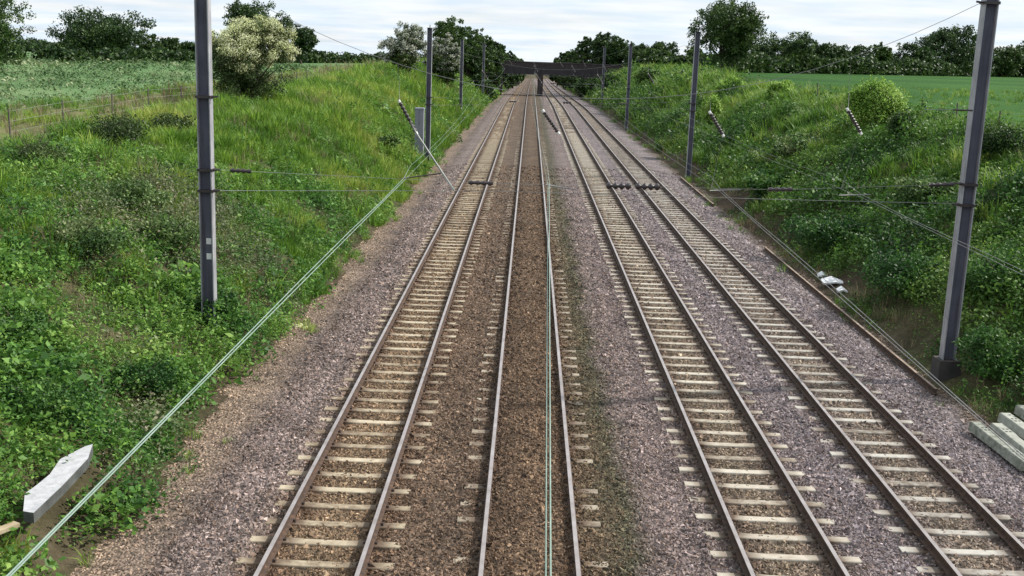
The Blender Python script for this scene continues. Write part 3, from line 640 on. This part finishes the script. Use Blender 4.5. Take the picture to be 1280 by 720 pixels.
put('dry_grass', X, Y, (dz_ > .12) | ((X < -17.5) & (dz_ > -.35)), S*.9, dry, 'dry tan grass along the top of the left bank', 'dry grass')
X, Y, S = banded(-27, -17, 8); put('margin_grass', X, Y, n2(X, Y, .5, 3.1) > -.12, S*.6, grassL, 'rough green grass between the left fence and the field', 'grass')
X, Y, S = banded(-75, -25, 2.6); put('field_crop', X, Y, (Y > 35) & (X > -.62*Y-4) & (Y < 190), S*.85*(1+.2*n2(X, Y, .3, 1)), cropS, 'pale green young crop plants in rows across the left field', 'crop')
# cess tufts
X, Y, S = banded(-7.3, -5.4, 7); put('cess_tufts', X, Y, (n2(X, Y, .7, 6.0) + (X+6.3)*-.5) > .38, S*.42, grassL + cropS, 'small grass tufts on the left ballast shoulder', 'grass', -.02)
# right bank
X, Y, S = banded(10.9, 22.5, 21); zone = n2(X, Y, .3, 5.1); toe = RTOE + .9 + .5*wob(Y*0, Y, .3, 2.0) + .8*n2(X, Y, .55, 1.1)
soilp = .85*np.exp(-(((X-12.2)/1.1)**2 + ((Y-30)/9)**2))
edge = (X > toe) & (rng.random(len(X)) > 1.1*soilp)
isg = (zone + np.clip((X-14)/6, 0, 1)*.7 + np.clip((Y-40)/30, 0, 1)*.7 - .6 + .35*rng.standard_normal(len(X))) > 0
put('right_bank_grass', X, Y, edge & isg, S*.88*(1+.5*n2(X, Y, .9, 5.3)), grassR, 'long green grass over the right cutting bank', 'grass')
put('right_bank_weeds', X, Y, edge & ~isg, S*1.1*(1+.65*n2(X, Y, .8, 1.9)), weedR, 'dark dense leafy weeds on the right cutting bank', 'weeds')
X, Y, S = banded(11.3, 22.5, 1.8); put('right_dry_grass', X, Y, n2(X, Y, .4, 7.4) > .3, S*.85, dry, 'dry tan stems among the right bank grass', 'dry grass')
X, Y, S = banded(22, 60, 1.6); put('meadow_grass', X, Y, (X < .62*Y+6) & (Y < 120), S*.42, grassR, 'short green grass across the right field', 'grass')
X, Y, S = banded(10.1, 11.6, 5); put('right_edge_tufts', X, Y, n2(X, Y, .8, 8.0) > .25, S*.45, grassR + weedR[:2], 'small green tufts along the right ballast edge', 'grass', 0)

# ------------------------------------------------------------------ trees, hedges and bushes
FD = leafmat('dark_oak_leaves', [(.016, .042, .010), (.032, .068, .015), (.056, .102, .023), (.09, .145, .036)], .5, .2)
FM = leafmat('mid_green_leaves', [(.014, .04, .008), (.028, .066, .011), (.05, .10, .017), (.085, .145, .028)], .5, .25)
FL = leafmat('light_green_leaves', [(.08, .165, .022), (.155, .285, .04), (.245, .395, .075), (.35, .47, .14)], .7, .45)
FH = leafmat('hawthorn_leaves', [(.03, .055, .012), (.055, .095, .022), (.10, .14, .04)], .7, .2)
FB = leafmat('hawthorn_blossom', [(.56, .60, .28), (.70, .72, .42), (.78, .78, .56)], .7, .25, .7, .15)
FG = leafmat('grey_blossom', [(.30, .32, .25), (.42, .43, .36), (.54, .54, .47)], .7, .2, .7, .2)
BARK = simple('tree_bark', (.035, .028, .02), (.075, .06, .045), 4, .95, 0, .4)
def leaf_cloud(r, cent, spread, n, leaf, zsq=.8):
    d = unit(r.standard_normal((n, 3)))*(1.7*spread*r.random((n, 1))**.5)*np.array([1, 1, zsq]); c_ = cent[r.integers(0, len(cent), n)] + d
    nrm = unit(np.array([0, 0, .6]) + r.standard_normal((n, 3))); u = unit(np.cross(nrm, r.standard_normal((n, 3)))); v = np.cross(nrm, u); s = leaf*r.uniform(.6, 1.3, n)[:, None]
    return quads(c_, u*s, v*s*.75)
def crown_points(r, w, h, z0, lobes, per, shape='round', core=.8):
    """clump centres on the surface and inside of uneven lobes that fill a crown w wide, z0..h high"""
    out_ = []; hc = (h+z0)/2; hz = (h-z0)/2
    for k in range(lobes):
        d = unit(r.standard_normal(3)); q = r.uniform(.35, .72)
        if k == 0: q = 0
        cx_, cy_, cz_ = d[0]*w/2*q, d[1]*w/2*q, hc + d[2]*hz*q
        if shape == 'cone': f = 1 - .75*max(0, (cz_-z0)/(h-z0)); cx_ *= f; cy_ *= f
        lr = (r.uniform(.36, .52)*(1 if core > .5 else .62) if k else core); lw, lh = lr*w/2*1.05, lr*hz*1.15
        m = per if k else per*2; p_ = unit(r.standard_normal((m, 3))); rad = r.uniform(.55, 1.0, m)[:, None]
        if shape == 'cone': lw *= 1 - .5*max(0, (cz_-z0)/(h-z0))
        out_.append(np.array([cx_, cy_, cz_]) + p_*rad*np.array([lw, lw, lh]))
    P_ = np.concatenate(out_); P_[:, 2] = np.clip(P_[:, 2], z0*.9, h); return P_
def limbs(r, h, z0, w, tr):
    mb = MB(); top = z0 + (h-z0)*.6; bend = r.normal(0, .05*h, 2)
    mb.tube([(0, 0, -.4), (0, 0, z0*.5), (bend[0]*.4, bend[1]*.4, z0), (bend[0], bend[1], top)], [tr*1.35, tr, tr*.85, tr*.25], 8)
    for k in range(6):
        a = k*1.05 + r.uniform(0, .8); zs_ = z0*.85 + (top-z0)*r.uniform(0, .5); ln = w*.5*r.uniform(.5, .8)
        mb.tube([(bend[0]*.3, bend[1]*.3, zs_), (ln*.5*math.cos(a), ln*.5*math.sin(a), zs_+ln*.35), (ln*math.cos(a), ln*math.sin(a), zs_+ln*.75)], [tr*.45, tr*.3, tr*.1], 6)
    return mb
TG = {}
def tree(name, label, cat, px, ytop, wpx, Y, mat, seed, leafpx=1.5, n=5200, base_frac=.2, lobes=11, blossom=None, group=None, shape='round', X=None, top=None, wid=None, bfrac=.6, loose=.042, core=.92):
    r = np.random.default_rng(seed)
    if X is None: X = float(aty(px, 60, Y)[0])
    z0w = float(zt(X, Y)); topz = float(aty(px, ytop, Y)[2]) if top is None else z0w+top
    dist = math.hypot(X, Y); W = wpx*dist/FOC if wid is None else wid; h = topz - z0w
    e = empty(name, (X, Y, z0w)); tag(e, label, cat, group); e.rotation_euler = (0, 0, r.uniform(0, 6.28))
    z0 = h*base_frac; leafpx *= .52; n = int(n*2.7); leaf = leafpx*dist/FOC
    P_ = crown_points(r, W, h*.97, z0, lobes, 34, shape, core)
    limbs(r, h, max(z0, .25), W, max(.05, .03*h)).build('trunk', BARK, e, True)
    V, F = leaf_cloud(r, P_, max(loose*W, leaf*.9), n, leaf); link('crown', mesh_np('crown', V, F, mat), e)
    if blossom:
        hi_ = P_[(P_[:, 2] > h*(.30 + .3*r.random(len(P_)))) & (r.random(len(P_)) < bfrac)]; rr = np.array([0, 0, h*.45]); hi_ = rr + (hi_-rr)*1.06
        V, F = leaf_cloud(r, hi_, max(.045*W, leaf*.8), int(n*.8), leaf*.85); link('blossom', mesh_np('blossom', V, F, blossom), e)
    return e
def hedge(name, label, pts, h, wd, mat, seed, leafpx, dens, group=None):
    r = np.random.default_rng(seed); C_ = []; pts = [np.array(p_, float) for p_ in pts]
    for a, c_ in zip(pts[:-1], pts[1:]):
        ln = np.linalg.norm(c_-a); m = int(ln*dens); q = r.random(m); P_ = a + (c_-a)*q[:, None]; hh = h*(1 + .18*np.sin(q*ln*.21+seed) + .1*np.sin(q*ln*.77))
        C_.append(np.stack([P_[:, 0]+r.normal(0, wd*.3, m), P_[:, 1]+r.normal(0, wd*.3, m), zt(P_[:, 0], P_[:, 1]) + hh*r.uniform(.02, 1, m)], -1))
    C_ = np.concatenate(C_); o0 = np.array([pts[0][0], pts[0][1], float(zt(pts[0][0], pts[0][1]))]); d0 = math.hypot(*np.mean(pts, 0)); leaf = leafpx*d0/FOC
    e = empty(name, tuple(o0)); tag(e, label, 'hedge', group)
    V, F = leaf_cloud(r, C_-o0, leaf*1.1, len(C_)*12, leaf*.7); link('foliage', mesh_np('foliage', V, F, mat), e)
    mb = MB(); ln = 0
    for a, c_ in zip(pts[:-1], pts[1:]):
        k = int(np.linalg.norm(c_-a)/4)
        for j in range(k):
            p_ = a + (c_-a)*(j+.5)/k; zb = float(zt(*p_)); mb.tube([(p_[0]-o0[0], p_[1]-o0[1], zb-o0[2]-.3), (p_[0]-o0[0], p_[1]-o0[1], zb-o0[2]+h*.7)], [.1, .04], 5)
    mb.build('stems', BARK, e)
# left side
hedge('field_hedge', 'dark clipped hedge along the far side of the left field', [(-140, 128), (-66, 152), (-41, 246), (-24, 300)], 1.9, 1.6, FD, 3, 2.6, 11, 'field hedges')
tree('dark_tree', 'green tree cut by the left edge of the photograph', 'tree', -12, -40, 92, 108, FM, 11, 2.4, 9000, .0, 14)
tree('oak_tree', 'large round dark tree behind the left field hedge', 'tree', 124, 9, 114, 188, FD, 12, 2.4, 10500, .06, 16)
for k, (px, yt, wp, Y, lb) in enumerate(((186, 36, 36, 196, 'small tree directly right of the large round dark tree'), (214, 46, 40, 205, 'low dark tree between the round tree and the nearest left mast'), (238, 52, 44, 215, 'low dark tree hidden behind the nearest left mast'),
                                         (40, 49, 60, 260, 'low distant tree left of the large round dark tree'), (88, 52, 40, 250, 'low distant tree directly behind the left half of the round dark tree'), (275, 48, 44, 230, 'low dark tree just right of the nearest left mast'))):
    tree('field_tree', lb, 'tree', px, yt, wp, Y, FD, 20+k, 2.4, 2600, .05, 7, group='trees behind the left hedge')
tree('field_tree', 'tall tree rising behind the large flowering hawthorn', 'tree', 322, -2, 74, 205, FD, 30, 2.4, 5000, .25, 10, group='trees behind the left hedge')
tree('field_tree', 'dark rounded tree to the right of the large flowering hawthorn', 'tree', 376, 30, 44, 205, FD, 31, 2.4, 3200, .12, 8, group='trees behind the left hedge')
hp = march(312, 131); tree('hawthorn', 'large hawthorn in cream blossom on top of the left bank', 'hawthorn', 316, 9, 112, float(hp[1]), FH, 32, 2.0, 17000, .02, 16, FB, bfrac=.75, core=.95)
tree('hawthorn', 'grey white flowering bush left of the second left mast', 'hawthorn', 506, 27, 58, 128, FH, 33, 2.1, 4500, .02, 9, FG, bfrac=.95)
hp = march(556, 111); tree('hawthorn', 'grey flowering bush right of the second left mast', 'hawthorn', 556, 40, 42, min(float(hp[1]), 150), FH, 34, 2.1, 4500, .02, 9, FG, bfrac=.9)
side = ['nearest', 'second', 'third', 'fourth', 'fifth', 'sixth', 'seventh', 'farthest']
for k, (px, yt, wp, Y) in enumerate(((562, 15, 52, 176), (584, 25, 46, 190), (600, 35, 40, 206), (614, 45, 34, 226), (626, 54, 30, 262), (636, 62, 26, 290), (643, 67, 22, 330), (650, 72, 18, 390))):
    tree('cutting_tree', '%s tree of the dense row left of the far bridge' % side[k], 'tree', px, yt, wp, Y, FM, 50+k, 2.3, 4600, .02, 10, group='trees left of the far bridge')
for k, (px, yt, wp, Y) in enumerate(((818, 60, 44, 215), (797, 53, 44, 232), (778, 46, 46, 256), (757, 38, 48, 262), (738, 46, 40, 275), (722, 55, 34, 300), (709, 64, 28, 340), (699, 71, 20, 400))):
    tree('cutting_tree', '%s tree of the row right of the far bridge' % side[k], 'tree', px, yt, wp, Y, FD if k % 2 else FM, 70+k, 2.3, 4200, .02, 10, group='trees right of the far bridge')
tree('field_tree', 'small rounded tree between the bridge row and the oak', 'tree', 831, 51, 42, 225, FD, 90, 2.3, 2600, .03, 8)
tree('field_tree', 'low dark tree just left of the big oak', 'tree', 868, 57, 36, 215, FD, 91, 2.3, 2400, .03, 7)
tree('oak_tree', 'big lone oak with an uneven crown above the right bank', 'tree', 908, -8, 86, 185, FD, 92, 2.4, 10500, .04, 20)
rl = [(952, 58, 34, 236, 'low tree at the left end of the right tree line'), (985, 34, 66, 240, 'tall rounded tree at the left end of the right tree line'), (1024, 54, 40, 256, 'small tree right of the tall rounded tree'), (1052, 57, 36, 268, 'second small tree right of the tall rounded tree'),
      (1078, 59, 36, 280, 'low tree in the middle of the right tree line'), (1098, 52, 30, 290, 'narrow pointed tree in the middle of the right tree line'), (1136, 55, 48, 300, 'pale green tree in the middle of the right tree line'), (1160, 62, 40, 315, 'low tree directly left of the large right hand tree'),
      (1187, 34, 72, 325, 'largest tree of the right tree line, left of the nearest right mast'), (1222, 52, 44, 345, 'tree partly hidden by the nearest right mast'), (1254, 56, 46, 355, 'low tree right of the nearest right mast'), (1286, 52, 46, 370, 'tree cut by the right edge of the photograph')]
for k, (px, yt, wp, Y, lb) in enumerate(rl):
    wp *= 1.12; yt -= 2
    tree('field_tree', lb, 'tree', px, yt, wp, Y, FM if k in (6, 5) else FD, 100+k, 2.3, 3000 if wp < 55 else 5000, .03, 8, group='trees along the right field')
hedge('field_hedge', 'dark hedge beneath the tree line of the right field', [(33, 205), (48, 228), (100, 292), (150, 362), (200, 430)], 3.1, 2.6, FD, 5, 2.4, 20, 'field hedges')
hedge('field_hedge', 'low hedge below the big oak and the small trees', [(20, 215), (33, 207)], 2.2, 2.0, FD, 6, 2.4, 20, 'field hedges')
# bushes on the banks
bs = [(1092, 97, 84, 160, FL, 'light green leafy bush at the top of the right bank', 6500), (975, 94, 34, 128, FL, 'small light green bush on the crest of the right bank', 2200), (888, 112, 36, 165, FL, 'yellow green sapling behind the second right mast', 2400),
      (1130, 140, 50, 172, FM, 'dull green bush right of the light green bush', 2200), (912, 92, 40, 120, FL, 'yellow green bush above the second right mast', 1800), (486, 166, 34, 190, FD, 'dark hollow bush on the left bank', 1500), (812, 84, 40, 110, FM, 'green bush near the third right mast', 1500),
      (40, 184, 90, 205, FH, 'brownish bush on the left bank crest at the edge', 1800), (150, 150, 110, 182, FH, 'scrubby bush on the left bank crest', 2400), (215, 140, 62, 170, FH, 'scrubby bush left of the nearest left mast', 1800), (1250, 150, 90, 200, FM, 'green bush behind the nearest right mast', 2600)]
for k, (px, yt, wp, yb, mt, lb, n_) in enumerate(bs):
    p_ = march(px, yb); tree('bush', lb, 'bush', px, yt, wp, float(p_[1]), mt, 130+k, 2.6, n_, .0, 14, X=float(p_[0]), loose=.10, core=.45)

# twigs, dry stalks and weeds over the bare soil at the foot of the right bank
X, Y, S = banded(10.9, 15, 14); put('soil_debris', X, Y, (Y < 60) & (n2(X, Y, .9, 2.2) > -.35), S*.5, dry + weedR[4:], 'dry twigs and stalks on the bare soil below the right bank', 'dry twigs', .0)
X, Y, S = banded(11.0, 14.5, 5); put('soil_weeds', X, Y, (Y < 60) & (n2(X, Y, .7, 9.2) > .12), S*.75, weedR, 'scattered green weeds on the soil near the right mast foot', 'weeds', .0)

# bramble and nettle mounds on the banks
LBB = leafmat('mound_leaves_pale', [(.035, .08, .022), (.075, .14, .036), (.13, .20, .06), (.22, .26, .12)], .9, .3)
LBD = leafmat('mound_leaves_dark', [(.018, .06, .014), (.036, .105, .02), (.07, .16, .03), (.12, .21, .05)], .9, .3)
md = [(150, 218, 110, 268, LBB, 'wide pale bramble mound on the left bank left of the nearest mast'), (208, 262, 90, 312, LBB, 'pale bramble mound touching the left side of the nearest left mast'), (95, 268, 100, 318, LBB, 'pale bramble mound on the left bank, farther left'),
      (266, 352, 74, 402, LBD, 'green nettle clump hiding the foot of the nearest left mast'), (60, 470, 110, 525, LBD, 'dark green nettle mound above the concrete slab'), (175, 440, 100, 492, LBD, 'dark green nettle mound on the lower left bank'), (30, 380, 90, 430, LBD, 'green weed mound at the left photograph edge'),
      (1130, 300, 120, 372, LBD, 'dark leafy bush left of the nearest right mast'), (1240, 400, 90, 470, LBD, 'dark leafy bush right of the nearest right mast foot'), (1040, 262, 100, 315, LBD, 'dark leafy mound at the foot of the right bank'), (1255, 300, 110, 372, LBD, 'leafy mound on the right bank behind the mast'),
      (965, 205, 70, 245, LBD, 'small dark mound above the bare soil on the right bank'), (1000, 160, 80, 196, LBB, 'pale green mound halfway up the right bank'), (1160, 215, 90, 262, LBB, 'pale green mound left of the right mast, high on the bank'),
      (612, 96, 22, 128, FM, 'dark bush before the left end of the bridge'), (735, 88, 34, 124, FM, 'dark bush before the right end of the bridge'), (765, 84, 36, 118, FM, 'larger dark bush right of the bridge end'), (597, 86, 26, 118, FM, 'bush on the bank left of the bridge end')]
for k, (px, yt, wp, yb, mt, lb) in enumerate(md):
    p_ = march(px, yb); tree('bramble_bush' if mt is not FM else 'bush', lb, 'bush', px, yt+8, wp, float(p_[1]), mt, 160+k, 3.6 if mt is not FM else 2.6, 2600 if mt is not FM else 1000, .0, 9, X=float(p_[0]), loose=.06)
